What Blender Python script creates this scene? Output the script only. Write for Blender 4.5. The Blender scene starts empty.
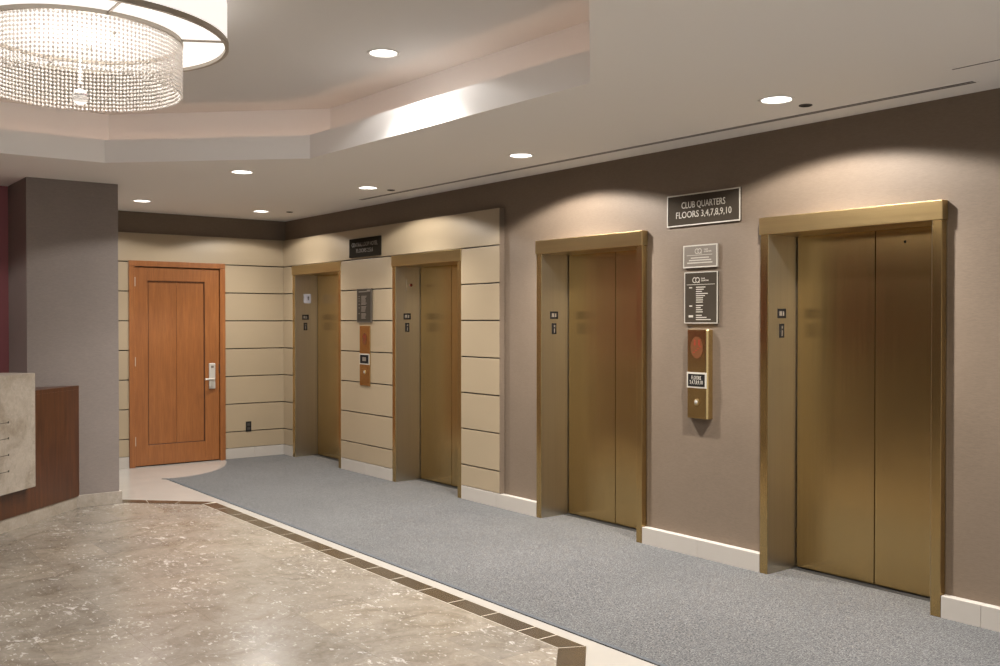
import bpy, bmesh, math, random
from mathutils import Vector, Matrix
random.seed(7)
sc = bpy.context.scene
COL = sc.collection
PI = math.pi

# ------------------------------------------------------------------ room measures (metres, camera above the origin)
D = 4.987          # front plane of lift frames, baseboards and cladding on the lift wall
WX = 5.037         # painted lift wall
L = 10.735         # front of the cladding on the back wall
WY = 10.785        # painted back wall
H = 2.755          # soffit
HT = 3.16          # raised tray ceiling
CK = (H - 1.57) / (2.7456 - 1.57)

# ------------------------------------------------------------------ materials
def lin(r, g, b):
    f = lambda c: (c/255/12.92 if c/255 <= .04045 else ((c/255+.055)/1.055)**2.4)
    return (f(r), f(g), f(b), 1)

def new_mat(name):
    m = bpy.data.materials.new(name); m.use_nodes = True
    nt = m.node_tree
    return m, nt, nt.nodes['Principled BSDF']

def plain(name, col, rough=.5, metal=0., spec=.5, noise=0., nscale=20., bump=0., bscale=200.):
    m, nt, b = new_mat(name)
    b.inputs['Base Color'].default_value = col
    b.inputs['Roughness'].default_value = rough
    b.inputs['Metallic'].default_value = metal
    b.inputs['Specular IOR Level'].default_value = spec
    if noise or bump:
        tc = nt.nodes.new('ShaderNodeTexCoord')
    if noise:
        n = nt.nodes.new('ShaderNodeTexNoise'); n.inputs['Scale'].default_value = nscale; n.inputs['Detail'].default_value = 5
        nt.links.new(tc.outputs['Object'], n.inputs['Vector'])
        mx = nt.nodes.new('ShaderNodeMix'); mx.data_type = 'RGBA'
        mx.inputs['A'].default_value = tuple(c*(1-noise) for c in col[:3])+(1,)
        mx.inputs['B'].default_value = tuple(min(1, c*(1+noise)) for c in col[:3])+(1,)
        nt.links.new(n.outputs['Fac'], mx.inputs['Factor'])
        nt.links.new(mx.outputs['Result'], b.inputs['Base Color'])
    if bump:
        n2 = nt.nodes.new('ShaderNodeTexNoise'); n2.inputs['Scale'].default_value = bscale; n2.inputs['Detail'].default_value = 3
        nt.links.new(tc.outputs['Object'], n2.inputs['Vector'])
        bp = nt.nodes.new('ShaderNodeBump'); bp.inputs['Strength'].default_value = bump; bp.inputs['Distance'].default_value = .004
        nt.links.new(n2.outputs['Fac'], bp.inputs['Height'])
        nt.links.new(bp.outputs['Normal'], b.inputs['Normal'])
    return m

def ramp(nt, stops):
    r = nt.nodes.new('ShaderNodeValToRGB')
    e = r.color_ramp.elements
    e[0].position, e[0].color = stops[0]
    e[1].position, e[1].color = stops[-1]
    for p, c in stops[1:-1]:
        x = e.new(p); x.color = c
    return r

def tex(nt, kind, scale, map_scale=(1, 1, 1), rot=(0, 0, 0), **kw):
    tc = nt.nodes.new('ShaderNodeTexCoord'); mp = nt.nodes.new('ShaderNodeMapping')
    mp.inputs['Scale'].default_value = map_scale; mp.inputs['Rotation'].default_value = rot
    nt.links.new(tc.outputs['Object'], mp.inputs['Vector'])
    t = nt.nodes.new(kind); t.inputs['Scale'].default_value = scale
    for k, v in kw.items(): t.inputs[k].default_value = v
    nt.links.new(mp.outputs['Vector'], t.inputs['Vector'])
    return t

def mix(nt, fac, a, b, blend='MIX'):
    mx = nt.nodes.new('ShaderNodeMix'); mx.data_type = 'RGBA'; mx.blend_type = blend
    for s, v in (('Factor', fac), ('A', a), ('B', b)):
        if isinstance(v, (int, float, tuple)): mx.inputs[s].default_value = v
        else: nt.links.new(v, mx.inputs[s])
    return mx.outputs['Result']

def emit(name, col, strength):
    m, nt, b = new_mat(name)
    b.inputs['Base Color'].default_value = (.8, .8, .8, 1)
    b.inputs['Emission Color'].default_value = col
    b.inputs['Emission Strength'].default_value = strength
    return m

# taupe vinyl wallcovering with a faint weave and cloudy wear
def wallcovering(name, col):
    m, nt, b = new_mat(name)
    n1 = tex(nt, 'ShaderNodeTexNoise', 1.6, Detail=6.0, Roughness=.6)
    n2 = tex(nt, 'ShaderNodeTexNoise', 40, (1, 1, 5), Detail=3.0)
    c = mix(nt, n1.outputs['Fac'], tuple(x*.86 for x in col[:3])+(1,), tuple(x*1.14 for x in col[:3])+(1,))
    c = mix(nt, .18, c, n2.outputs['Fac'], 'OVERLAY')
    nt.links.new(c, b.inputs['Base Color'])
    b.inputs['Roughness'].default_value = .6
    b.inputs['Specular IOR Level'].default_value = .3
    bp = nt.nodes.new('ShaderNodeBump'); bp.inputs['Strength'].default_value = .15; bp.inputs['Distance'].default_value = .003
    nt.links.new(n2.outputs['Fac'], bp.inputs['Height']); nt.links.new(bp.outputs['Normal'], b.inputs['Normal'])
    return m

def brass_mat(name, col, rough, vert=True, aniso=.6):
    m, nt, b = new_mat(name)
    sc_ = (70, 70, .5) if vert else (70, .5, 70)
    n = tex(nt, 'ShaderNodeTexNoise', 1.0, sc_, Detail=3.0, Roughness=.6)
    n2 = tex(nt, 'ShaderNodeTexNoise', 2.0, (2, 2, .5), Detail=3.0)
    c = mix(nt, n.outputs['Fac'], tuple(x*.89 for x in col[:3])+(1,), tuple(x*1.10 for x in col[:3])+(1,))
    c = mix(nt, n2.outputs['Fac'], c, mix(nt, .12, c, (.12, .06, .015, 1)))
    nt.links.new(c, b.inputs['Base Color'])
    b.inputs['Metallic'].default_value = 1
    b.inputs['Roughness'].default_value = rough
    b.inputs['Anisotropic'].default_value = aniso
    tg = nt.nodes.new('ShaderNodeTangent'); tg.direction_type = 'RADIAL'; tg.axis = 'Z'
    nt.links.new(tg.outputs[0], b.inputs['Tangent'])
    n3 = tex(nt, 'ShaderNodeTexNoise', 1.0, (9, 9, .25) if vert else (9, .6, 9), Detail=2.0)
    bp = nt.nodes.new('ShaderNodeBump'); bp.inputs['Strength'].default_value = .5; bp.inputs['Distance'].default_value = .004
    nt.links.new(n3.outputs['Fac'], bp.inputs['Height']); nt.links.new(bp.outputs['Normal'], b.inputs['Normal'])
    return m

def wood_mat(name, dark, mid, light, rough, coat=.15, zs=.25):
    m, nt, b = new_mat(name)
    n = tex(nt, 'ShaderNodeTexNoise', 9, (3, 3, zs), Detail=8.0, Roughness=.6, Distortion=.4)
    n2 = tex(nt, 'ShaderNodeTexNoise', 60, (2, 2, .12), Detail=3.0)
    r = ramp(nt, [(.25, dark), (.52, mid), (.8, light)])
    nt.links.new(n.outputs['Fac'], r.inputs['Fac'])
    c = mix(nt, .25, r.outputs['Color'], n2.outputs['Fac'], 'OVERLAY')
    nt.links.new(c, b.inputs['Base Color'])
    b.inputs['Roughness'].default_value = rough
    b.inputs['Coat Weight'].default_value = coat; b.inputs['Coat Roughness'].default_value = .2
    return m

def stone_mat(name, base, dark, light, rough, tile=None, offset=(0, 0)):
    m, nt, b = new_mat(name)
    n = tex(nt, 'ShaderNodeTexNoise', 2.6, Detail=9.0, Roughness=.66, Distortion=1.6)
    r = ramp(nt, [(.30, dark), (.52, base), (.75, tuple(min(1, x*1.15) for x in base[:3])+(1,))])
    nt.links.new(n.outputs['Fac'], r.inputs['Fac'])
    g = tex(nt, 'ShaderNodeTexNoise', 22, (1, 1, 1), Detail=6.0, Roughness=.75, Distortion=1.2)
    c = mix(nt, .6, r.outputs['Color'], g.outputs['Fac'], 'SOFT_LIGHT')
    # pale calcite flecks, gathered in drifts
    dr = tex(nt, 'ShaderNodeTexNoise', 2.3, (1, 1, 1), (0, 0, .3), Detail=3.0)
    for sc_, lo in ((40, .598), (17, .608)):
        v = tex(nt, 'ShaderNodeTexNoise', sc_, (1, .55, 1), (0, 0, .6), Detail=5.0, Roughness=.68, Distortion=.5)
        ad = nt.nodes.new('ShaderNodeMath'); ad.operation = 'MULTIPLY_ADD'; ad.inputs[1].default_value = .22; 
        nt.links.new(dr.outputs['Fac'], ad.inputs[0]); nt.links.new(v.outputs['Fac'], ad.inputs[2])
        vr = ramp(nt, [(lo+.11, (0, 0, 0, 1)), (lo+.17, (.55, .55, .55, 1)), (1, (.9, .9, .9, 1))])
        nt.links.new(ad.outputs[0], vr.inputs['Fac'])
        c = mix(nt, vr.outputs['Color'], c, light)
    if tile:
        tc = nt.nodes.new('ShaderNodeTexCoord'); mp = nt.nodes.new('ShaderNodeMapping')
        mp.inputs['Location'].default_value = (offset[0], offset[1], 0)
        nt.links.new(tc.outputs['Object'], mp.inputs['Vector'])
        bk = nt.nodes.new('ShaderNodeTexBrick')
        bk.offset = 0; bk.inputs['Scale'].default_value = 1
        bk.inputs['Brick Width'].default_value = tile; bk.inputs['Row Height'].default_value = tile
        bk.inputs['Mortar Size'].default_value = .0013; bk.inputs['Mortar Smooth'].default_value = .1
        bk.inputs['Color1'].default_value = (.43, .43, .43, 1); bk.inputs['Color2'].default_value = (.57, .56, .54, 1)
        bk.inputs['Mortar'].default_value = (.30, .29, .27, 1)
        nt.links.new(mp.outputs['Vector'], bk.inputs['Vector'])
        c = mix(nt, .75, c, bk.outputs['Color'], 'OVERLAY')
    nt.links.new(c, b.inputs['Base Color'])
    b.inputs['Roughness'].default_value = rough
    return m

M = {}
M['taupe'] = wallcovering('taupe_wallcovering', (.150, .111, .079, 1))
M['column'] = wallcovering('column_paint', (.20, .168, .15, 1))
M['darkwall'] = wallcovering('dark_umber_wallcovering', (.06, .045, .034, 1))
M['pink'] = plain('plum_wall_paint', (.30, .095, .105, 1), .6, noise=.1, nscale=3)
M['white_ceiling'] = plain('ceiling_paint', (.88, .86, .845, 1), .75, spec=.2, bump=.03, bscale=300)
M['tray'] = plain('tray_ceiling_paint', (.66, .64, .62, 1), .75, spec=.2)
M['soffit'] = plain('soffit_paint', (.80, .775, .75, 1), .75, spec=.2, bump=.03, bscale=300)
M['white'] = plain('white_trim', (.38, .345, .305, 1), .45, noise=.05, nscale=6)
M['whitemarble'] = plain('white_marble', (.33, .31, .28, 1), .16, noise=.10, nscale=4)
M['cladding'] = plain('cream_cladding', (.30, .234, .152, 1), .42, noise=.06, nscale=2.5)
M['joint'] = plain('joint_shadow_backing', (.035, .028, .022, 1), .8)
M['brass'] = brass_mat('brushed_brass', (.56, .395, .175, 1), .255, aniso=.75)
M['brass_sheen'] = brass_mat('brass_silvery_sheen', (.56, .50, .40, 1), .33, aniso=.8)  # same brass, with a silvery reflection mixed into its colour
M['brass_h'] = brass_mat('brushed_brass_header', (.52, .385, .19, 1), .30, vert=False)
M['oak'] = wood_mat('cherry_door_veneer', (.185, .062, .015, 1), (.225, .079, .020, 1), (.265, .100, .028, 1), .36)
M['walnut'] = wood_mat('reddish_brown_desk_veneer', (.035, .011, .004, 1), (.062, .020, .007, 1), (.10, .034, .012, 1), .32, .1)
M['marble'] = stone_mat('beige_marble_floor', (.200, .173, .143, 1), (.132, .109, .081, 1), (.54, .515, .49, 1), .26, .4064, (.12, .05))
M['stone'] = stone_mat('travertine_panel', (.29, .25, .205, 1), (.20, .162, .12, 1), (.35, .315, .275, 1), .45)
M['darktile'] = plain('dark_brown_tile', (.052, .038, .025, 1), .2, noise=.3, nscale=8)
M['grout'] = plain('pale_grout', (.34, .30, .245, 1), .7)
M['nickel'] = plain('satin_nickel', (.40, .355, .30, 1), .5, metal=.7)
M['steel'] = plain('satin_steel_lock', (.50, .47, .42, 1), .35, metal=.35)
M['black'] = plain('black_plastic', (.010, .009, .008, 1), .6, spec=.2)
M['sign'] = plain('dark_bronze_sign', (.046, .036, .026, 1), .85, spec=.06, noise=.1, nscale=12)
M['sign_dark'] = plain('near_black_bronze_sign', (.020, .016, .011, 1), .9, spec=.03)
M['sign_grey'] = plain('grey_bronze_sign', (.15, .125, .10, 1), .4)
M['sign_pale'] = plain('pale_sign_lettering', (.42, .38, .32, 1), .5)
M['sign_black'] = plain('black_sign', (.012, .010, .009, 1), .8, spec=.1)
M['red'] = plain('red_emblem', (.12, .045, .018, 1), .85, spec=.05)
M['emblem_pale'] = plain('emblem_red', (.24, .03, .018, 1), .85, spec=.05)
M['dark'] = plain('shadow_gap_black', (.008, .007, .006, 1), .9)
M['vent'] = plain('vent_grey', (.05, .042, .035, 1), .6)
M['lamp'] = emit('lamp_lens', (1, .97, .92, 1), 9)
M['can'] = plain('lamp_trim_white', (.8, .78, .75, 1), .4)
M['cove'] = emit('cove_strip_glow', (1, .68, .50, 1), 3.2)
M['white_lens'] = plain('white_lens', (.32, .31, .34, 1), .4)
M['amber'] = plain('dark_red_lens', (.10, .015, .008, 1), .25)

# carpet: grey cut pile, speckled
m, nt, b = new_mat('grey_carpet')
n1 = tex(nt, 'ShaderNodeTexNoise', 120, Detail=3.0, Roughness=.7)
n2 = tex(nt, 'ShaderNodeTexNoise', 1.1, Detail=4.0, Roughness=.6)
r = ramp(nt, [(.36, (.021, .021, .022, 1)), (.5, (.065, .064, .0635, 1)), (.64, (.140, .136, .132, 1))])
nt.links.new(n1.outputs['Fac'], r.inputs['Fac'])
c = mix(nt, .3, r.outputs['Color'], n2.outputs['Fac'], 'SOFT_LIGHT')
nt.links.new(c, b.inputs['Base Color'])
b.inputs['Roughness'].default_value = .95; b.inputs['Specular IOR Level'].default_value = .1
b.inputs['Sheen Weight'].default_value = .15
bp = nt.nodes.new('ShaderNodeBump'); bp.inputs['Strength'].default_value = .5; bp.inputs['Distance'].default_value = .006
nt.links.new(n1.outputs['Fac'], bp.inputs['Height']); nt.links.new(bp.outputs['Normal'], b.inputs['Normal'])
M['carpet'] = m
M['binding'] = plain('carpet_binding', (.065, .072, .08, 1), .9)

# chandelier cloth and diffuser (lit from inside)
def glowing(name, col, em, tint):
    m, nt, b = new_mat(name)
    b.inputs['Base Color'].default_value = col; b.inputs['Roughness'].default_value = .7
    b.inputs['Emission Color'].default_value = tint; b.inputs['Emission Strength'].default_value = em
    return m
M['shade'] = glowing('lit_drum_cloth', (.8, .78, .75, 1), .85, (1, .95, .90, 1))
M['inner_diffuser'] = glowing('lit_inner_diffuser', (.7, .68, .66, 1), .62, (1, .95, .91, 1))
M['diffuser'] = glowing('lit_diffuser', (.8, .78, .76, 1), 1.0, (1, .96, .92, 1))
# crystal beads: clear, sparkling, partly passing the lamp light through
m, nt, b = new_mat('crystal_bead')
b.inputs['Base Color'].default_value = (.93, .90, .87, 1); b.inputs['Roughness'].default_value = .12
b.inputs['Coat Weight'].default_value = .6
tr = nt.nodes.new('ShaderNodeBsdfTransparent'); tr.inputs['Color'].default_value = (.98, .96, .94, 1)
ms = nt.nodes.new('ShaderNodeMixShader'); ms.inputs['Fac'].default_value = .5
out = nt.nodes['Material Output']
nt.links.new(b.outputs[0], ms.inputs[1]); nt.links.new(tr.outputs[0], ms.inputs[2]); nt.links.new(ms.outputs[0], out.inputs['Surface'])
M['bead'] = m
m, nt, b = new_mat('crystal_ball')
b.inputs['Base Color'].default_value = (.97, .96, .95, 1); b.inputs['Roughness'].default_value = .02
b.inputs['Transmission Weight'].default_value = .85; b.inputs['IOR'].default_value = 1.5
M['ball'] = m

# ------------------------------------------------------------------ mesh helpers
class MB:
    def __init__(self): self.bm = bmesh.new(); self.mi = 0
    def _f(self, vs):
        try:
            f = self.bm.faces.new(vs); f.material_index = self.mi; return f
        except ValueError: return None
    def box(self, x0, x1, y0, y1, z0, z1, bev=0.):
        x0, x1 = sorted((x0, x1)); y0, y1 = sorted((y0, y1)); z0, z1 = sorted((z0, z1))
        t = bmesh.new()
        v = [t.verts.new(p) for p in ((x0,y0,z0),(x1,y0,z0),(x1,y1,z0),(x0,y1,z0),(x0,y0,z1),(x1,y0,z1),(x1,y1,z1),(x0,y1,z1))]
        for q in ((3,2,1,0),(4,5,6,7),(0,1,5,4),(1,2,6,5),(2,3,7,6),(3,0,4,7)): t.faces.new([v[i] for i in q])
        if bev: bmesh.ops.bevel(t, geom=t.edges[:], offset=bev, segments=2, affect='EDGES', profile=.5)
        self.merge(t); return self
    def merge(self, t):
        mp = {}
        for v in t.verts: mp[v] = self.bm.verts.new(v.co)
        for f in t.faces: self._f([mp[v] for v in f.verts])
        t.free()
    def prism(self, pts, z0, z1, bev=0.):          # plan outline, anticlockwise
        t = bmesh.new()
        lo = [t.verts.new((x, y, z0)) for x, y in pts]; hi = [t.verts.new((x, y, z1)) for x, y in pts]
        t.faces.new(lo[::-1]); t.faces.new(hi)
        n = len(pts)
        for i in range(n): t.faces.new((lo[i], lo[(i+1) % n], hi[(i+1) % n], hi[i]))
        if bev: bmesh.ops.bevel(t, geom=t.edges[:], offset=bev, segments=2, affect='EDGES', profile=.5)
        self.merge(t); return self
    def lathe(self, c, prof, seg=40, axis='z', cap=True):   # prof: (r, h) list
        rings = []
        for r, h in prof:
            ring = []
            for k in range(seg):
                a = 2*PI*k/seg; p = (r*math.cos(a), r*math.sin(a), h)
                if axis == 'x': p = (h, p[0], p[1])
                if axis == 'y': p = (p[0], h, p[1])
                ring.append(self.bm.verts.new((c[0]+p[0], c[1]+p[1], c[2]+p[2])))
            rings.append(ring)
        for a, b in zip(rings, rings[1:]):
            for k in range(seg): self._f((a[k], a[(k+1) % seg], b[(k+1) % seg], b[k]))
        if cap: self._f(rings[0][::-1]); self._f(rings[-1])
        return self
    def tube(self, pts, r, seg=10):
        pts = [Vector(p) for p in pts]; rings = []
        for i, p in enumerate(pts):
            d = (pts[min(i+1, len(pts)-1)]-pts[max(i-1, 0)]).normalized()
            a = d.orthogonal().normalized() if abs(d.z) > .9 else d.cross(Vector((0, 0, 1))).normalized()
            b = d.cross(a).normalized()
            rings.append([self.bm.verts.new(p+a*r*math.cos(2*PI*k/seg)+b*r*math.sin(2*PI*k/seg)) for k in range(seg)])
        for a, b in zip(rings, rings[1:]):
            for k in range(seg): self._f((a[k], a[(k+1) % seg], b[(k+1) % seg], b[k]))
        self._f(rings[0][::-1]); self._f(rings[-1]); return self
    def ball(self, c, r, sub=1, sz=1.):
        t = bmesh.new(); bmesh.ops.create_icosphere(t, subdivisions=sub, radius=r)
        for v in t.verts: v.co.z *= sz; v.co += Vector(c)
        self.merge(t); return self
    def build(self, name, mats, parent=None, smooth=False, loc=None):
        bmesh.ops.recalc_face_normals(self.bm, faces=self.bm.faces[:])
        me = bpy.data.meshes.new(name); self.bm.to_mesh(me); self.bm.free()
        for x in (mats if isinstance(mats, list) else [mats]): me.materials.append(M[x])
        if smooth:
            for p in me.polygons: p.use_smooth = True
            try: me.set_sharp_from_angle(angle=math.radians(35))
            except Exception: pass
        o = bpy.data.objects.new(name, me); COL.objects.link(o)
        if parent: o.parent = parent
        if loc: o.location = loc
        return o

def tag(o, label=None, cat=None, group=None, kind=None):
    if label: o['label'] = label
    if cat: o['category'] = cat
    if group: o['group'] = group
    if kind: o['kind'] = kind
    return o
def thing(name, loc, label, cat, group=None):
    o = bpy.data.objects.new(name, None); COL.objects.link(o); o.location = loc; o.empty_display_size = .1
    return tag(o, label, cat, group)
def structure(mb, name, mats, parent=None, label=None, smooth=False):
    o = mb.build(name, mats, parent, smooth)
    if parent is None: o['kind'] = 'structure'
    if label: o['label'] = label
    return o
def copy_tree(o, parent=None):
    c = o.copy(); COL.objects.link(c)
    if parent: c.parent = parent
    for ch in list(o.children): copy_tree(ch, c)
    return c

def lettering(parent, lines, plane, size, mat='sign_pale', name='lettering', thick=.0012, spread=1., align='CENTER'):
    """lines: (text, across, up, size or None, width or None); plane(u, v, d) -> local point, d = out of the face"""
    mb = MB()
    for tx, u0, v0, s, w in lines:
        cu = bpy.data.curves.new('t', 'FONT'); cu.body = tx; cu.size = s or size; cu.align_x = align; cu.align_y = 'CENTER'
        cu.extrude = thick/2; cu.space_character = spread; cu.resolution_u = 3
        ob = bpy.data.objects.new('t', cu); COL.objects.link(ob)
        dg = bpy.context.evaluated_depsgraph_get(); me = bpy.data.meshes.new_from_object(ob.evaluated_get(dg))
        xs = [v.co.x for v in me.vertices]; k = 1.
        if w and xs: k = w/(max(xs)-min(xs))
        vs = [mb.bm.verts.new(plane(u0+v.co.x*k, v0+v.co.y, v.co.z+thick/2)) for v in me.vertices]
        for p in me.polygons: mb._f([vs[i] for i in p.vertices])
        bpy.data.objects.remove(ob); bpy.data.curves.remove(cu); bpy.data.meshes.remove(me)
    return mb.build(name, mat, parent)

# =================================================================== FLOOR
BX0, BX1 = 3.073, 3.200         # dark border tiles (right side)
# marble field outline: right side, chamfers, out to the open lobby
mar = [(-4.2, -2.6), (2.02, -2.6), (2.02, 2.42), (BX0, 3.565), (BX0, 8.225), (2.548, 8.73), (-4.2, 8.73)]
mb = MB(); mb.prism([(-4.2, -2.6), (5.3, -2.6), (5.3, 10.85), (-4.2, 10.85)], -.12, -.012)
floor = structure(mb, 'floor', 'grout')
MB().prism(mar, -.012, 0).build('marble_paving', 'marble', floor)
# white marble margin outside the border and in front of the panelled door
mb = MB()
mb.prism([(2.10, -2.6), (3.275, -2.6), (3.275, 9.80), (3.24, 9.80), (3.22, 10.78), (2.52, 10.78), (2.52, 8.96), (BX1+.002, 8.28), (BX1+.002, 3.50), (2.10, 2.33)], -.012, .0005)
# door apron with a curved front
arc = [(3.237, 9.80), (3.36, 9.765), (3.52, 9.785), (3.68, 9.86), (3.83, 9.97), (3.96, 10.10), (4.07, 10.25), (4.15, 10.40), (4.22, 10.56), (4.265, 10.70), (4.272, 10.78)]
mb.prism([(3.22, 10.78), (3.238, 9.80)] + arc[1:] , -.012, .0005)
structure(mb, 'trim_1', 'whitemarble', label='white marble margin between dark border tiles and grey carpet')
# dark border: single tiles with pale joints
mb = MB()
y = 3.72; J = .008
ys = [3.72 + i*.3115*1.0 for i in range(0, 15)]
edges = [3.535, 3.72] + [3.72+.165] + [3.885+.3125*i for i in range(1, 14)]
edges = [e for e in edges if e < 8.2] + [8.24]
for a, c in zip(edges[1:], edges[2:]): mb.prism([(BX0+J/2, a+J/2), (BX1-J/2, a+J/2), (BX1-J/2, c-J/2), (BX0+J/2, c-J/2)], -.012, .0008)
mb.prism([(BX0+J/2, 3.567), (BX1-J/2, 3.508), (BX1-J/2, 3.72-J/2), (BX0+J/2, 3.72-J/2)], -.012, .0008)
# near chamfer tiles
def lerp(a, b, t): return (a[0]+(b[0]-a[0])*t, a[1]+(b[1]-a[1])*t)
i0, o0, i1, o1 = (BX0, 3.562), (BX1, 3.503), (2.03, 2.435), (2.11, 2.335)
for k in range(5):
    t0, t1 = k/5+.0012, (k+1)/5-.0012
    mb.prism([lerp(i0, i1, t0), lerp(i0, i1, t1), lerp(o0, o1, t1), lerp(o0, o1, t0)], -.012, .0008)
# far chamfer tiles up to the column
i0, o0, i1, o1 = (BX0, 8.243), (BX1, 8.283), (2.548, 8.745), (2.525, 8.95)
for k in range(3):
    t0, t1 = k/3+.003, (k+1)/3-.003
    mb.prism([lerp(i0, i1, t0), lerp(o0, o1, t0), lerp(o0, o1, t1), lerp(i0, i1, t1)], -.012, .0008)
tr = structure(mb, 'trim_2', 'darktile', label='border of dark brown tiles around the beige marble')
mb = MB()
mb.prism([(BX0, 3.56), (BX1, 3.50), (BX1, 8.285), (BX0, 8.245)], -.011, .0006); mb.prism([(2.03, 2.43), (2.11, 2.335), (BX1, 3.50), (BX0, 3.56)], -.011, .0006)
mb.prism([(BX0, 8.243), (BX1, 8.283), (2.525, 8.95), (2.548, 8.745)], -.011, .0006)
mb.build('grout_bed', 'grout', tr)
# carpet (runs into each lift recess)
EY = [3.279, 5.466, 7.683, 9.908]            # lift centres
mb = MB()
CXE = D-.0015
cp = [(3.275, -2.6), (CXE, -2.6)]
for yc in EY: cp += [(CXE, yc-.525), (5.225, yc-.525), (5.225, yc+.525), (CXE, yc+.525)]
cp += [(CXE, L-.002), (4.266, L-.002)] + [q for q in arc[::-1][1:-1] if q[1] < L-.01] + [(3.24, 9.797), (3.275, 9.75)]
mb.prism(cp, -.012, .006)
carpet = mb.build('carpet', 'carpet')
tag(carpet, 'grey speckled carpet laid along the front of the four lifts', 'carpet')

MB().box(3.277, 3.300, -2.6, 9.70, .004, .0066).build('edge_binding', 'binding', carpet)

# =================================================================== WALLS
W0 = -.2
mb = MB()
spans = [-2.6] + [v for yc in EY for v in (yc-.585, yc+.585)] + [10.95]
for a, c in zip(spans[::2], spans[1::2]): mb.box(WX, 5.36, a, c, 0, 3.0)
for yc in EY: mb.box(WX, 5.36, yc-.585, yc+.585, 2.21, 3.0)
wall_right = structure(mb, 'wall_right', 'taupe')
mb = MB(); mb.box(2.4, WX+.01, WY, 10.95, 0, 3.0)
wall_back = structure(mb, 'wall_back', 'taupe')
mb = MB(); mb.box(1.795, 2.523, 8.735, 10.85, 0, 3.0)
structure(mb, 'wall_column', 'column', label='square taupe column between reception desk and panelled door')
mb = MB(); mb.box(-4.2, 1.80, 9.45, 9.57, 0, 3.0)
structure(mb, 'wall_reception', 'pink', label='plum painted wall behind the reception desk')

mb = MB(); mb.box(-2.80, -2.68, -2.6, 9.57, 0, 3.0)  # unseen wall, added dark to block world light and darken brass reflections
structure(mb, 'wall_left_unseen', 'darkwall')

# cream cladding boards with dark reveals
ROWS = [.122, .311, .629, .946, 1.262, 1.580, 1.897, 2.214, 2.524]
G = .0055
def boards_x(mb, y0, y1, rows):
    for a, c in zip(rows, rows[1:]): mb.box(D, WX-.012, y0, y1, a+G, c-G if c < 2.5 else c, .002)
mb = MB()
low = ROWS[:-1]
boards_x(mb, 6.542, EY[2]-.587, low); boards_x(mb, EY[2]+.587, EY[3]-.587, low); boards_x(mb, EY[3]+.587, L+.02, low)
mb.box(D, WX-.012, 6.542, L+.02, 2.214+G, 2.524, .002)
mb.build('cladding', 'cladding', wall_right)
mb = MB()
for a, c in ((6.56, EY[2]-.59), (EY[2]+.59, EY[3]-.59), (EY[3]+.59, L+.03)): mb.box(WX-.014, WX+.002, a, c, .1, 2.3)
mb.build('cladding_backing', 'joint', wall_right)
MB().box(D+.004, WX, 6.536, 6.5425, .122, 2.522).build('end_shade', 'taupe', wall_right)  # taupe strip that shades the cladding's end face by colour
DX0, DX1, DZ = 3.206, 4.273, 2.226
mb = MB()
for a, c in zip(low, low[1:]):
    mb.box(2.5, DX0, L, WY-.012, a+G, c-G, .002); mb.box(DX1, D+.002, L, WY-.012, a+G, c-G, .002)
mb.box(2.5, D+.002, L, WY-.012, 2.214+G, 2.524, .002)
mb.build('cladding', 'cladding', wall_back)
mb = MB()
mb.box(2.5, DX0, WY-.014, WY+.002, .1, 2.3); mb.box(DX1, D, WY-.014, WY+.002, .1, 2.3)
mb.build('cladding_backing', 'joint', wall_back)

# baseboards of white stone
def base_x(mb, y0, y1):
    n = max(1, round((y1-y0)/.61)); s = (y1-y0)/n
    for i in range(n): mb.box(D-.001, WX, y0+i*s+.0006, y0+(i+1)*s-.0006, 0, .122, .0025)
mb = MB()
edges_ = [(-2.6, EY[0]-.80), (EY[0]-.80, EY[0]-.587), (EY[0]+.587, EY[1]-.587), (EY[1]+.587, EY[2]-.587), (EY[2]+.587, EY[3]-.587), (EY[3]+.587, L)]
for a, c in edges_: base_x(mb, a, c)
structure(mb, 'baseboard_right', 'white')
mb = MB(); mb.box(2.53, DX0, L-.001, WY, 0, .122, .0025); mb.box(DX1, DX1+.35, L-.001, WY, 0, .122, .0025); mb.box(DX1+.351, D, L-.001, WY, 0, .122, .0025)
structure(mb, 'baseboard_back', 'white')
mb = MB(); mb.box(2.170, 2.543, 8.713, 8.736, 0, .105, .002); mb.box(2.522, 2.543, 8.737, 9.9, 0, .105, .002)
structure(mb, 'baseboard_column', 'stone')

# =================================================================== CEILING
P = lambda x, y: (x*CK, y*CK)
oc = [P(3.293, 3.580), P(3.207, 6.453), P(2.090, 7.554), P(.45, 7.56), P(-.66, 6.45), P(-.70, 3.58), P(.42, 2.47), P(2.20, 2.40)]
def offset(poly, w):
    out = []; n = len(poly)
    for i in range(n):
        p0, p1, p2 = Vector(poly[i-1]), Vector(poly[i]), Vector(poly[(i+1) % n])
        e1, e2 = (p1-p0).normalized(), (p2-p1).normalized()
        n1, n2 = Vector((e1.y, -e1.x)), Vector((e2.y, -e2.x))
        # orientation is anticlockwise -> outward normal is (e.y, -e.x)
        b = (n1+n2); b = b/(b.length_squared)*2
        out.append((p1.x+b.x*w, p1.y+b.y*w))
    return out
LAMPS = [P(4.322, 3.247), P(4.335, 5.431), P(4.310, 7.551), P(4.321, 9.848), P(3.071, 7.357), P(3.032, 9.709)]
TLAMP = (2.985, 5.045)
CANR = .084
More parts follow.
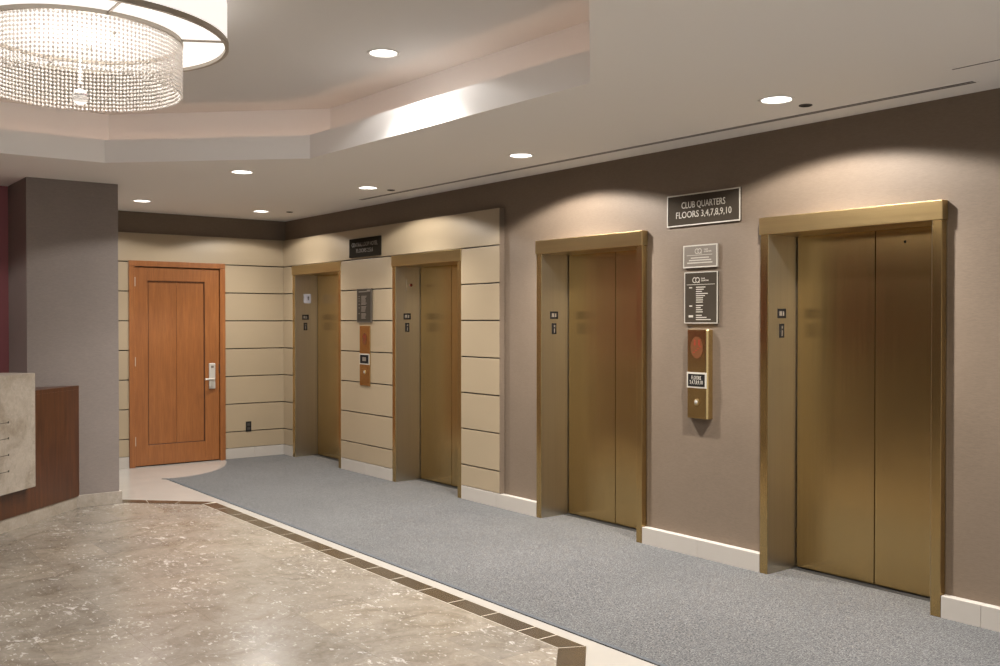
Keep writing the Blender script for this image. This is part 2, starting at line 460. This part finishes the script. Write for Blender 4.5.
def sheet(outline, holes, circles, z, name, mat, parent=None):
    bm = bmesh.new(); es = []
    def loop(pts):
        vs = [bm.verts.new((x, y, z)) for x, y in pts]
        for i in range(len(vs)): es.append(bm.edges.new((vs[i], vs[(i+1) % len(vs)])))
    loop(outline)
    for h in holes: loop(h)
    for cx, cy, r in circles: loop([(cx+r*math.cos(2*PI*k/28), cy+r*math.sin(2*PI*k/28)) for k in range(28)])
    bmesh.ops.triangle_fill(bm, use_beauty=True, use_dissolve=False, edges=es, normal=(0, 0, -1))
    me = bpy.data.meshes.new(name); bm.to_mesh(me); bm.free(); me.materials.append(M[mat])
    o = bpy.data.objects.new(name, me); COL.objects.link(o)
    if parent: o.parent = parent
    return o
ceiling = sheet([(-4.2, -2.6), (5.36, -2.6), (5.36, 10.9), (-4.2, 10.9)], [oc], [(x, y, CANR) for x, y in LAMPS], H, 'ceiling', 'soffit')
ceiling['kind'] = 'structure'
oi = offset(oc, .215)
of = offset(oc, .03)
def ringwall(mb, poly, z0, z1):
    n = len(poly); lo = [mb.bm.verts.new((x, y, z0)) for x, y in poly]; hi = [mb.bm.verts.new((x, y, z1)) for x, y in poly]
    for i in range(n): mb._f((lo[i], lo[(i+1) % n], hi[(i+1) % n], hi[i]))
def ringflat(mb, a, b, z):
    n = len(a); va = [mb.bm.verts.new((x, y, z)) for x, y in a]; vb = [mb.bm.verts.new((x, y, z)) for x, y in b]
    for i in range(n): mb._f((va[i], va[(i+1) % n], vb[(i+1) % n], vb[i]))
ZF = 2.925
mb = MB(); ringwall(mb, oc, H, ZF); ringflat(mb, oc, of, ZF); ringwall(mb, of, 2.80, ZF); ringflat(mb, of, oi, 2.80); ringwall(mb, oi, 2.80, HT)
mb.build('tray_fascia', 'white_ceiling', ceiling)
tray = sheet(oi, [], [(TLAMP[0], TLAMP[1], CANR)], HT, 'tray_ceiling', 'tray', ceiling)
# the light strip lying in the cove behind the fascia
oa, ob_ = offset(oc, .085), offset(oc, .105)
mb = MB(); ringwall(mb, oa, 2.802, 2.812); ringwall(mb, ob_, 2.802, 2.812); ringflat(mb, oa, ob_, 2.812)
mb.build('cove_light_strip', 'cove', ceiling)
# roof slab closing the plenum
mb = MB(); mb.box(-4.2, 5.36, -2.6, 10.95, 3.25, 3.32); mb.build('roof_slab', 'soffit', ceiling)

# ------------------------------------------------------------------ recessed lamps
def spot(parent, energy, ang, blend=.14, z=-.005, color=(1, .92, .80), size=.05):
    li = bpy.data.lights.new('lamp_beam', 'SPOT'); li.energy = energy; li.spot_size = math.radians(ang); li.spot_blend = blend
    li.color = color; li.shadow_soft_size = size
    o = bpy.data.objects.new('lamp_beam', li); COL.objects.link(o); o.parent = parent; o.location = (0, 0, z)
    return o
def downlight(x, y, z, label, energy, ang, group='recessed ceiling downlights', color=(1, .965, .92), wide=None):
    t = thing('downlight', (x, y, z), label, 'ceiling light', group)
    mb = MB(); mb.lathe((0, 0, 0), [(CANR+.012, .001), (CANR+.012, -.004), (CANR+.006, -.006), (CANR-.004, -.004), (CANR-.006, .001)], 40, cap=False); mb.build('trim_ring', 'can', t, True)
    mb = MB(); mb.lathe((0, 0, 0), [(CANR, -.001), (CANR-.006, .02)], 40, cap=False); mb.build('reflector', 'can', t, True)
    mb = MB(); mb.lathe((0, 0, 0), [(CANR-.005, .008), (CANR-.006, .012)], 40); mb.build('lens', 'lamp', t, False)
    spot(t, energy*(wide or WIDE), ang, color=color); spot(t, energy*NARROW, 122, blend=1., color=color)
    return t
EN = 240; WIDE = .85; NARROW = 2.1
names = ['recessed downlight in the soffit, before the lift right of the call post',
         'recessed downlight in the soffit over the lift beside the end of the cream cladding',
         'recessed downlight in the soffit over the middle of the cream cladded wall',
         'recessed downlight in the soffit near the inner corner of the cream walls',
         'recessed downlight in the soffit just below the angled corner of the raised ceiling',
         'recessed downlight in the soffit in front of the panelled wooden door']
for (x, y), nm, e in zip(LAMPS, names, (EN, EN, EN*.46, EN*.36, EN*.5, EN*.30)):
    downlight(x, y, H, nm, e, 149)
downlight(TLAMP[0], TLAMP[1], HT, 'recessed downlight up in the raised tray ceiling beside the chandelier', EN*.5, 150, wide=.22)

# unseen extra lamps added around the camera to brighten floor and ceiling
for x, y, e in ((4.345, 1.08, 1.), (4.345, -1.1, 1.), (1.2, 1.2, 1.2), (-1.25, 2.0, 1.3), (-1.25, 5.0, 1.3), (-.2, 8.55, .8), (1.2, -1.0, 1.2), (-1.25, -1.0, 1.)):
    MB().lathe((x, y, H), [(CANR+.012, .001), (CANR+.012, -.004), (CANR-.004, -.004)], 32, cap=False).build('added_lamp_ring', 'can', ceiling)
    MB().lathe((x, y, H), [(CANR-.004, -.002), (CANR-.005, .0)], 32).build('lamp_lens', 'lamp', ceiling)
    o = spot(ceiling, EN*e*WIDE*.62, 149, color=(1, .965, .92)); o.location = (x, y, H-.008)
    o = spot(ceiling, EN*e*NARROW*.62, 122, blend=1., color=(1, .965, .92)); o.location = (x, y, H-.008)

# ------------------------------------------------------------------ sprinklers and slot vents
SPR = [(P(4.557, 3.234), 'small dark recessed sprinkler beside the largest soffit downlight'),
       (P(4.547, 7.556), 'small dark recessed sprinkler beside the downlight over the cream cladded wall'),
       (P(4.590, 9.723), 'small dark recessed sprinkler close to the inner corner of the walls')]
for (x, y), nm in SPR:
    t = thing('sprinkler', (x, y, H), nm, 'sprinkler', 'ceiling sprinklers')
    MB().lathe((0, 0, 0), [(.036, .001), (.036, -.004), (.030, -.006), (.026, -.005)], 28, cap=False).build('escutcheon', 'vent', t, True)
    MB().lathe((0, 0, 0), [(.030, -.0045), (.030, -.0062), (.012, -.007), (.010, -.009)], 24).build('sprinkler_head', 'dark', t)
# long slot diffuser along the lift wall
a, c = P(4.755, 2.40), P(4.665, 8.33)
t = thing('slot_diffuser', (a[0], a[1], H), 'long double slot air diffuser in the soffit along the lift wall', 'air vent')
d = Vector((c[0]-a[0], c[1]-a[1])); ln = d.length; t.rotation_euler.z = math.atan2(d.y, d.x)-PI/2
MB().box(-.026, .026, 0, ln, -.004, .002, .001).build('frame', 'soffit', t)
for s in (-1, 1): MB().box(s*.013-.008, s*.013+.008, .01, ln-.01, -.0052, -.003).build('slot', 'vent', t)
a = P(4.448, 2.366)
t = thing('slot_diffuser', (a[0], a[1], H), 'thin dark slot in the soffit at the photo edge, short of the long double slot', 'air vent')
MB().box(-.010, .010, -2.4, 0, -.003, .002).build('frame', 'soffit', t)
MB().box(-.005, .005, -2.39, -.008, -.0042, -.002).build('slot', 'vent', t)

# =================================================================== LIFTS
def make_lift(yc, label, extra):
    t = thing('elevator', (D, yc, 0), label, 'elevator', 'brass elevators')
    OW = .526
    MB().box(-.008, .05, -.590, .590, 2.108, 2.213, .003).box(.049, .32, -.584, .584, 2.108, 2.209).build('header', 'brass_h', t)
    for s in (1, -1):
        mb = MB()
        mb.box(0, .05, s*(OW+.003), s*.584, 0, 2.110, .003)
        j = mb.build('jamb', 'brass', t)
        MB().box(.005, .318, s*OW, s*(OW+.0035), 0, 2.1085).box(.0505, .318, s*(OW+.003), s*.583, 0, 2.1085).build('reveal', 'brass_sheen', j)
    SP = -.024
    MB().box(.285, .315, SP+.003, OW-.010, .016, 2.118, .0015).build('door_leaf', 'brass', t)
    lf = MB().box(.285, .315, -OW+.010, SP-.003, .016, 2.118, .0015).build('door_leaf', 'brass', t)
    MB().lathe((.2845, extra[0], extra[1]), [(.008, 0), (.008, .003)], 16, 'x').build('key_hole', 'dark', lf)
    MB().box(.239, .34, -.524, .524, -.004, .0075).build('sill', 'dark', t)
    MB().box(.317, .34, -.58, .58, 0, 2.2).build('shaft_screen', 'dark', t)
    # floor marker plates on the jamb that faces the camera
    y = OW
    p = MB().box(.094, .176, y-.004, y+.001, 1.592, 1.652, .001).build('floor_plate', 'sign_black', t)
    MB().box(.108, .132, y-.0056, y-.0035, 1.607, 1.636).box(.142, .154, y-.0056, y-.0035, 1.607, 1.636).build('raised_mark', 'sign_grey', p)
    p = MB().box(.112, .158, y-.004, y+.001, 1.470, 1.558, .001).build('marker_plate', 'sign_black', t)
    mb = MB()
    pts = []
    for k in range(10):
        a = PI/2+k*PI/5; r = .013 if k % 2 == 0 else .0055
        pts.append((.136+r*math.cos(a), 1.535+r*math.sin(a)))
    v = [mb.bm.verts.new((x, y-.0052, z)) for x, z in pts]; cc = mb.bm.verts.new((.136, y-.0052, 1.535))
    for k in range(10): mb._f((v[k], v[(k+1) % 10], cc))
    mb.box(.131, .139, y-.0056, y-.0035, 1.480, 1.516)
    mb.build('raised_mark', 'sign_grey', p)
    return t
l4 = make_lift(EY[0], 'largest brass lift doorway, between the brass call post and the photo edge', (-.21, 2.03))
l3 = make_lift(EY[1], 'brass lift doorway in the taupe wall, beside the end of the cream cladding', (-.36, 2.0))
l2 = make_lift(EY[2], 'brass lift doorway flush in the cream cladding, next to the taupe wall', (-.36, 2.0))
l1 = make_lift(EY[3], 'smallest brass lift doorway, in the cream cladding by the inner wall corner', (-.36, 2.0))
lp = MB().box(.125, .215, .523, .527, 1.862, 1.995, .001).build('hall_lantern', 'brass_sheen', l2)
MB().lathe((.178, .523, 1.93), [(.016, 0), (.016, -.004), (.010, -.008)], 20, 'y').build('lantern_lens', 'amber', lp)
lp = MB().box(.115, .205, .521, .527, 1.785, 1.892, .002).build('hall_lantern', 'white_lens', l1)
lp['label'] = 'small white lantern panel with dark arrow mark'
mb = MB(); v = [mb.bm.verts.new(p) for p in ((.158, .5205, 1.845), (.182, .5205, 1.845), (.170, .5205, 1.87))]; mb._f(v); mb.box(.165, .175, .5198, .5215, 1.818, 1.846)
mb.build('arrow_mark', 'sign', lp)

# =================================================================== PANELLED DOOR
door = MB()
OY = L-.014                                       # front of the frame
for a, c in ((DX0, DX0+.062), (DX1-.062, DX1)): door.box(a, c, OY, WY, 0, DZ-.061, .003)
door.box(DX0, DX1, OY, WY, DZ-.060, DZ, .003)
door = door.build('door_1', 'oak')
tag(door, 'reddish wooden door with recessed centre panel and steel card lock', kind='structure')
X0, X1, Z1 = DX0+.066, DX1-.066, DZ-.066
PX0, PX1, PZ0, PZ1 = 3.413, 4.044, .230, 2.014
LY = L+.012
mb = MB()
mb.box(X0, PX0, LY, WY-.002, .012, Z1, .002); mb.box(PX1, X1, LY, WY-.002, .012, Z1, .002)
mb.box(PX0, PX1, LY, WY-.002, .012, PZ0, .002); mb.box(PX0, PX1, LY, WY-.002, PZ1, Z1, .002)
leaf = mb.build('door_leaf', 'oak', door)
mb = MB(); xm = (PX0+PX1)/2
mb.box(PX0-.002, xm-.0015, LY+.016, WY-.004, PZ0-.002, PZ1+.002); mb.box(xm+.0015, PX1+.002, LY+.016, WY-.004, PZ0-.002, PZ1+.002)
mb.build('recessed_panel', 'oak', leaf)
mb = MB()
for (a, c, e, f) in ((PX0, PX0+.008, PZ0, PZ1), (PX1-.008, PX1, PZ0, PZ1), (PX0, PX1, PZ0, PZ0+.008), (PX0, PX1, PZ1-.008, PZ1)): mb.box(a, c, LY+.004, LY+.018, e, f)
mb.build('panel_moulding', 'walnut', leaf)
MB().box(X0-.002, X1+.002, WY-.003, WY-.001, .0, Z1+.003).build('door_gap', 'dark', door)
for z in (2.0, 1.14, .28):
    MB().lathe((X0-.001, LY-.003, z-.05), [(.009, 0), (.009, .1)], 12).build('hinge', 'steel', door, True)
lk = MB().box(4.086, 4.159, LY-.016, LY+.001, .815, 1.102, .006).build('lock_plate', 'steel', door)
lk['label'] = 'satin steel card lock plate'
MB().box(4.108, 4.137, LY-.0175, LY-.015, 1.050, 1.075).build('card_reader_window', 'sign_grey', lk)
MB().tube([(4.128, LY-.014, .925), (4.128, LY-.055, .925), (4.116, LY-.064, .925), (4.021, LY-.064, .925)], .011, 12).build('lever_handle', 'steel', lk, True)
MB().box(X1-.004, X1+.012, LY-.004, LY+.01, .99, 1.09, .001).build('strike_plate', 'joint', door)

# outlet on the back wall
t = thing('power_outlet', (4.549, L, .362), 'black power outlet low on the cream wall right of the wooden door', 'power outlet')
MB().box(-.033, .033, -.006, .001, -.058, .058, .002).build('cover_plate', 'black', t)
for z in (.024, -.024): MB().box(-.016, .016, -.008, -.005, z-.015, z+.015, .002).build('socket', 'joint', t)

# =================================================================== SIGNS ON THE LIFT WALL
KS = (WX-.014)/D
def wy(y): return y*KS
def wz(z): return 1.57+(z-1.57)*KS
def plane_x(front):        # u runs towards the viewer's right (-Y), v up
    return lambda u, v, d: (front-d, -u, v)
def framed(name, y0, y1, z0, z1, face, X, label, cat, border='sign_pale', depth=.014, bw=.0085, group=None):
    cy, cz = (y0+y1)/2, (z0+z1)/2; hw, hh = abs(y0-y1)/2, (z1-z0)/2
    t = thing(name, (X, cy, cz), label, cat, group)
    MB().box(-depth, .001, -hw, hw, -hh, hh, .0015).build('sign_panel', face, t)
    if border:
        mb = MB()
        for a, c, e, f in ((-hw, hw, hh-bw, hh), (-hw, hw, -hh, -hh+bw), (-hw, -hw+bw, -hh+bw, hh-bw), (hw-bw, hw, -hh+bw, hh-bw)):
            mb.box(-depth-.002, -depth+.003, a, c, e, f, .0006)
        mb.build('border', border, t)
    return t, hw, hh, -depth
t, hw, hh, fx = framed('lift_sign', wy(4.645), wy(4.021), wz(2.212), wz(2.425), 'sign', WX, 'dark framed sign reading CLUB QUARTERS above the brass call post', 'sign')
lettering(t, [('CLUB QUARTERS', .005, .030, .062, .375), ('FLOORS 3,4,7,8,9,10', .005, -.034, .062, .475)], plane_x(fx), .06)

def cq(t, fx, u, v, s):
    mb = MB(); pl = plane_x(fx)
    def ringm(cu, r0, r1, a0, a1, n=24):
        pr = None
        for k in range(n+1):
            a = a0+(a1-a0)*k/n
            q = (mb.bm.verts.new(pl(cu+r0*math.cos(a), v+r0*math.sin(a), .0015)), mb.bm.verts.new(pl(cu+r1*math.cos(a), v+r1*math.sin(a), .0015)))
            if pr: mb._f((pr[0], pr[1], q[1], q[0]))
            pr = q
    ringm(u-.66*s, .72*s, 1.0*s, math.radians(42), math.radians(318))
    ringm(u+.72*s, .72*s, 1.0*s, 0, 2*PI)
    q = [mb.bm.verts.new(pl(*p, .0018)) for p in ((u+.95*s, v-.35*s), (u+1.15*s, v-.25*s), (u+1.75*s, v-1.05*s), (u+1.5*s, v-1.1*s))]; mb._f(q)
    return mb.build('logo', 'sign_pale', t)
def rows(t, fx, rs, name='lettering', mat='sign_pale'):
    mb = MB()
    for u0, u1, v, h in rs: mb.box(fx-.0015, fx+.001, -u0, -u1, v-h/2, v+h/2)
    return mb.build(name, mat, t)
# upper directory plaque
t, hw, hh, fx = framed('notice_sign', wy(4.498), wy(4.205), wz(1.928), wz(2.079), 'sign_grey', WX, 'small grey framed plaque with CQ logo, right below the large framed sign', 'sign')
cq(t, fx, -.015, .034, .018)
lettering(t, [('CLUB', .022+.012, .043, .013, None), ('QUARTERS', .022+.012, .029, .013, None)], plane_x(fx), .013, align='LEFT')
rows(t, fx, [(-.115, .105, .008, .0035)], 'rule')
rows(t, fx, [(-.080, .075, -.010, .007), (-.096, .095, -.026, .007), (-.112, .105, -.043, .008)])
# tall directory
t, hw, hh, fx = framed('directory_sign', wy(4.487), wy(4.203), wz(1.558), wz(1.900), 'sign', WX, 'tall dark directory board with CQ logo just above the brass call post', 'sign', bw=.006)
cq(t, fx, -.040, .118, .019)
lettering(t, [('CLUB', .003, .127, .013, None), ('QUARTERS', .003, .113, .013, None)], plane_x(fx), .013, align='LEFT')
rows(t, fx, [(-.12, .12, .088, .003)], 'rule')
rs = []
yy = .070
for blk in ((.08, .065, .05, .10, .075, .06, .06, .058), (.06, .04, .055, .058), (.05, .09, .125)):
    for w in blk: rs.append((-.040, -.040+w, yy, .0062)); yy -= .0142
    yy -= .0085
rs += [(-.10, -.075, .068, .008), (-.098, -.074, -.055, .008), (-.104, -.066, -.124, .014)]
rows(t, fx, rs)

# brass call post beside the big lift: bevelled box
def call_post(y0, y1, z0, z1, X, front, label, cham, text, ylab, zb, ze, em, group=None, lab_w=.084, lab_h=.052, flat=False):
    cy = (y0+y1)/2; hw = abs(y0-y1)/2; cz = z0; h = z1-z0
    t = thing('call_station', (X, cy, z0), label, 'call station', group)
    mb = MB()
    if flat: mb.box(front-X, .001, -hw, hw, 0, h, .0015)
    else: mb.prism([(front-X, hw), (front-X, -hw), (front-X+.012, -hw-cham*.5), (.001, -hw-cham), (.001, hw+cham), (front-X+.012, hw+cham*.5)], 0, h, .002)
    mb.build('faceplate', 'brass', t)
    fx = front-X
    # fire-stairs emblem: red disc with pale steps and a figure
    mb = MB(); R_ = em
    n = 28; ring = [mb.bm.verts.new((fx-.0012, -R_*.92*math.cos(2*PI*k/n), ze-z0+R_*1.25*math.sin(2*PI*k/n))) for k in range(n)]
    mb._f(ring)
    e = mb.build('fire_emblem', 'red', t)
    mb = MB()
    for k in range(4):
        mb.box(fx-.002, fx-.001, R_*.55-k*R_*.3, R_*.55-(k+1)*R_*.3, ze-z0-R_*.6+k*R_*.22, ze-z0-R_*.5+k*R_*.22)
    for cy_ in (-R_*.35, R_*.3):
        mb.box(fx-.002, fx-.001, cy_-R_*.12, cy_+R_*.12, ze-z0+R_*.25, ze-z0+R_*.62)
        mb.lathe((fx-.002, cy_, ze-z0+R_*.78), [(R_*.12, 0), (R_*.12, .001)], 14, 'x')
    mb.build('print', 'emblem_pale', e)
    # small floor label
    s = MB().box(fx-.004, fx+.001, -lab_w, lab_w, ylab-z0-lab_h, ylab-z0+lab_h, .001).build('label_plate', 'sign_pale', t)
    MB().box(fx-.0055, fx-.003, -lab_w+.012, lab_w-.012, ylab-z0-lab_h+.011, ylab-z0+lab_h-.011).build('label_field', 'sign_black', s)
    if text:
        pl = plane_x(fx-.0055)
        lettering(s, [(text[0], 0, ylab-z0+.015, .036, .082), (text[1], 0, ylab-z0-.015, .036, .112)], pl, .03)
    else:
        MB().box(fx-.007, fx-.005, -.036, .036, ylab-z0-.020, ylab-z0+.020).build('label_text', 'sign_grey', s)
    b_ = MB().lathe((fx, 0, zb-z0), [(.022, 0), (.022, -.003), (.019, -.005)], 28, 'x').build('button_rim', 'brass_h', t, True)
    MB().lathe((fx, 0, zb-z0), [(.012, -.003), (.012, -.008), (.009, -.010)], 24, 'x').build('call_button', 'steel', b_, True)
    return t
call_post(4.462, 4.302, .926, 1.517, WX, WX-.045, 'brass lift call post with red fire emblem under the tall directory on the taupe wall', .018, ('FLOORS', '3,4,7,8,9,10'), 1.181, 1.035, 1.398, .058)
call_post(8.897, 8.690, .917, 1.528, D, D-.010, 'flat brass lift call post between the two lifts in the cream cladding', .0, None, 1.188, 1.055, 1.395, .05, lab_w=.098, lab_h=.055, flat=True)

t, hw, hh, fx = framed('lift_sign', 9.105, 8.471, 2.234, 2.427, 'sign_dark', D, 'dark sign reading CENTRAL LOOP HOTEL high on the cream cladding', 'sign', border='sign_dark', bw=.008)
lettering(t, [('CENTRAL LOOP HOTEL', .0, .030, .058, .53), ('FLOORS 2,5,6', 0, -.033, .058, .34)], plane_x(fx), .06, 'sign_grey')
t, hw, hh, fx = framed('directory_sign', 8.945, 8.650, 1.562, 1.908, 'sign', D, 'narrow dark directory board above the flat brass call post on the cream cladding', 'sign', border='sign_grey', bw=.006)
rows(t, fx, [(-.11, .06, .142, .012), (.06, .125, .150, .02)], 'heading', 'sign_grey')
rs = []; yy = .095
for k in range(20):
    if k not in (8, 14): rs.append((-.055, -.055+random.choice((.09, .1, .11, .08)), yy, .0075))
    if k in (0, 2, 4, 7, 10, 15): rs.append((-.11, -.09, yy, .0075))
    yy -= .0118
rows(t, fx, rs, mat='sign_grey')

# =================================================================== RECEPTION DESK
u = Vector((-.70711, -.70711)); nrm = Vector((.70711, -.70711)); e0 = Vector((2.193, 8.721))   # along, outwards, end at the column
def dp(s, d): p = e0+u*s+nrm*d; return (p.x, p.y)
t = thing('reception_desk', (e0.x, e0.y, 0), 'reddish wooden reception desk with pale stone front panel beside the taupe column', 'desk')
def loc(p): return (p[0]-e0.x, p[1]-e0.y)
LEN = 2.6
def at_col(d): return (d if d < 0 else 0)
body = [loc(dp(0, 0)), loc((e0.x-.70*1.414, e0.y)), loc(dp(LEN, -.70)), loc(dp(LEN, 0))]
MB().prism(body, .098, 1.0, .003).build('desk_body', 'walnut', t)
pl_ = [loc(dp(.022, -.010)), loc((e0.x-.68*1.414, e0.y)), loc(dp(LEN, -.68)), loc(dp(LEN, -.008))]
MB().prism(pl_, 0, .099).build('plinth', 'stone', t)
MB().prism([loc(dp(0, .0)), loc((e0.x-.70*1.414, e0.y)), loc(dp(LEN, -.70)), loc(dp(LEN, 0))], .999, 1.032, .002).build('desk_top', 'walnut', t)
sp = MB().prism([loc(dp(.722, .002)), loc(dp(LEN, .002)), loc(dp(LEN, .072)), loc(dp(.722, .072))], .302, 1.176, .003).build('stone_panel', 'stone', t)
sp['label'] = 'pale travertine front panel with four thin dark lines'
MB().prism([loc(dp(.722, -.20)), loc(dp(LEN, -.20)), loc(dp(LEN, .0)), loc(dp(.722, .0))], 1.03, 1.176, .003).build('counter_upstand', 'stone', t)
for z in (.828, .710, .588, .467):
    s0 = 1.047
    mb = MB(); mb.prism([loc(dp(s0, .0715)), loc(dp(s0+1.0, .0715)), loc(dp(s0+1.0, .0735)), loc(dp(s0, .0735))], z-.002, z+.002)
    mb.prism([loc(dp(s0, .0715)), loc(dp(s0+.012, .0715)), loc(dp(s0+.012, .0735)), loc(dp(s0, .0735))], z-.006, z+.009)
    mb.build('inlay_line', 'joint', sp)

# =================================================================== CHANDELIER
CX, CY = 1.274, 5.015; RB, RO, ZR = .466, .690, 2.949
t = thing('chandelier', (CX, CY, HT), 'round lit drum chandelier with a crystal bead curtain under the raised ceiling', 'chandelier')
zr = ZR-HT
MB().lathe((0, 0, 0), [(RO-.004, -.001), (RO-.004, zr+.006), (RO-.010, zr+.006), (RO-.010, -.001)], 96, cap=False).build('drum_shade', 'shade', t, True)
MB().lathe((0, 0, 0), [(RB+.005, zr+.006), (RO-.011, zr+.006), (RO-.011, zr+.010), (RB+.005, zr+.010), (RB+.005, zr+.006)], 96, cap=False).build('outer_diffuser', 'diffuser', t)
MB().lathe((0, 0, 0), [(RB-.010, zr+.002), (RB-.010, zr+.008)], 96).build('inner_diffuser', 'inner_diffuser', t)
MB().lathe((0, 0, 0), [(RO+.004, zr+.014), (RO+.004, zr-.012), (RO-.014, zr-.012), (RO-.014, zr+.014), (RO+.004, zr+.014)], 96, cap=False).build('rim_ring', 'nickel', t, True)
MB().lathe((0, 0, 0), [(RB+.010, zr+.012), (RB+.010, zr-.014), (RB-.008, zr-.014), (RB-.008, zr+.012), (RB+.010, zr+.012)], 96, cap=False).build('bead_ring', 'nickel', t, True)
for k in range(6):
    a = math.radians(-30+60*k); ca, sa = math.cos(a), math.sin(a)
    MB().tube([((RB+.008)*ca, (RB+.008)*sa, zr-.001), ((RO-.012)*ca, (RO-.012)*sa, zr-.001)], .006, 8).build('strut', 'nickel', t)
mb = MB(); NS = 150; ZT = zr-.022; PT = .0195; NR = 13
for k in range(NS):
    a = 2*PI*k/NS; j = random.uniform(-.002, .002)
    for r in range(NR): mb.ball((RB*math.cos(a), RB*math.sin(a), ZT-r*PT+j), .0088, 1, .95)
bc = mb.build('bead_curtain', 'bead', t); bc['kind'] = 'stuff'
mb = MB()
for k in range(NS):
    a = 2*PI*k/NS; x, y = RB*math.cos(a), RB*math.sin(a)
    mb.box(x-.0008, x+.0008, y-.0008, y+.0008, ZT-NR*PT+.008, zr-.02)
mb.build('bead_wires', 'nickel', bc)
mb = MB()
for r in range(13): mb.ball((0, 0, zr-.012-r*.0175), .0085, 1)
mb.build('bead_strand', 'bead', t)
MB().ball((0, 0, 2.658-HT), .038, 3).build('crystal_ball', 'ball', t, True)
for a in (1.1, 3.2, 5.3): MB().lathe((.2*math.cos(a), .2*math.sin(a), zr+.003), [(.012, 0), (.012, -.006), (.006, -.012)], 16).build('finial', 'nickel', t, True)
li = bpy.data.lights.new('drum_lamp', 'POINT'); li.energy = 17; li.color = (1, .94, .88); li.shadow_soft_size = .2
o = bpy.data.objects.new('drum_lamp', li); COL.objects.link(o); o.parent = t; o.location = (0, 0, zr-.16)

# =================================================================== WORLD + CAMERA
w = bpy.data.worlds.new('World'); sc.world = w; w.use_nodes = True
bg = w.node_tree.nodes['Background']; bg.inputs['Color'].default_value = (.93, .96, 1, 1); bg.inputs['Strength'].default_value = 1.15

cam = bpy.data.cameras.new('Camera'); co = bpy.data.objects.new('Camera', cam); COL.objects.link(co)
cam.sensor_width = 36; cam.lens = 980.46/1000*36; cam.clip_start = .05
co.location = (0, 0, 1.57); co.rotation_mode = 'XYZ'
co.rotation_euler = (math.radians(90-.6603), math.radians(0), math.radians(-37.3708))
sc.camera = co
vs = sc.view_settings
vs.view_transform = 'Standard'; vs.look = 'None'; vs.gamma = 1; vs.use_curve_mapping = False; vs.exposure = -.13
sc.cycles.max_bounces = 8; sc.cycles.diffuse_bounces = 5; sc.cycles.glossy_bounces = 5
sc.cycles.sample_clamp_indirect = 6
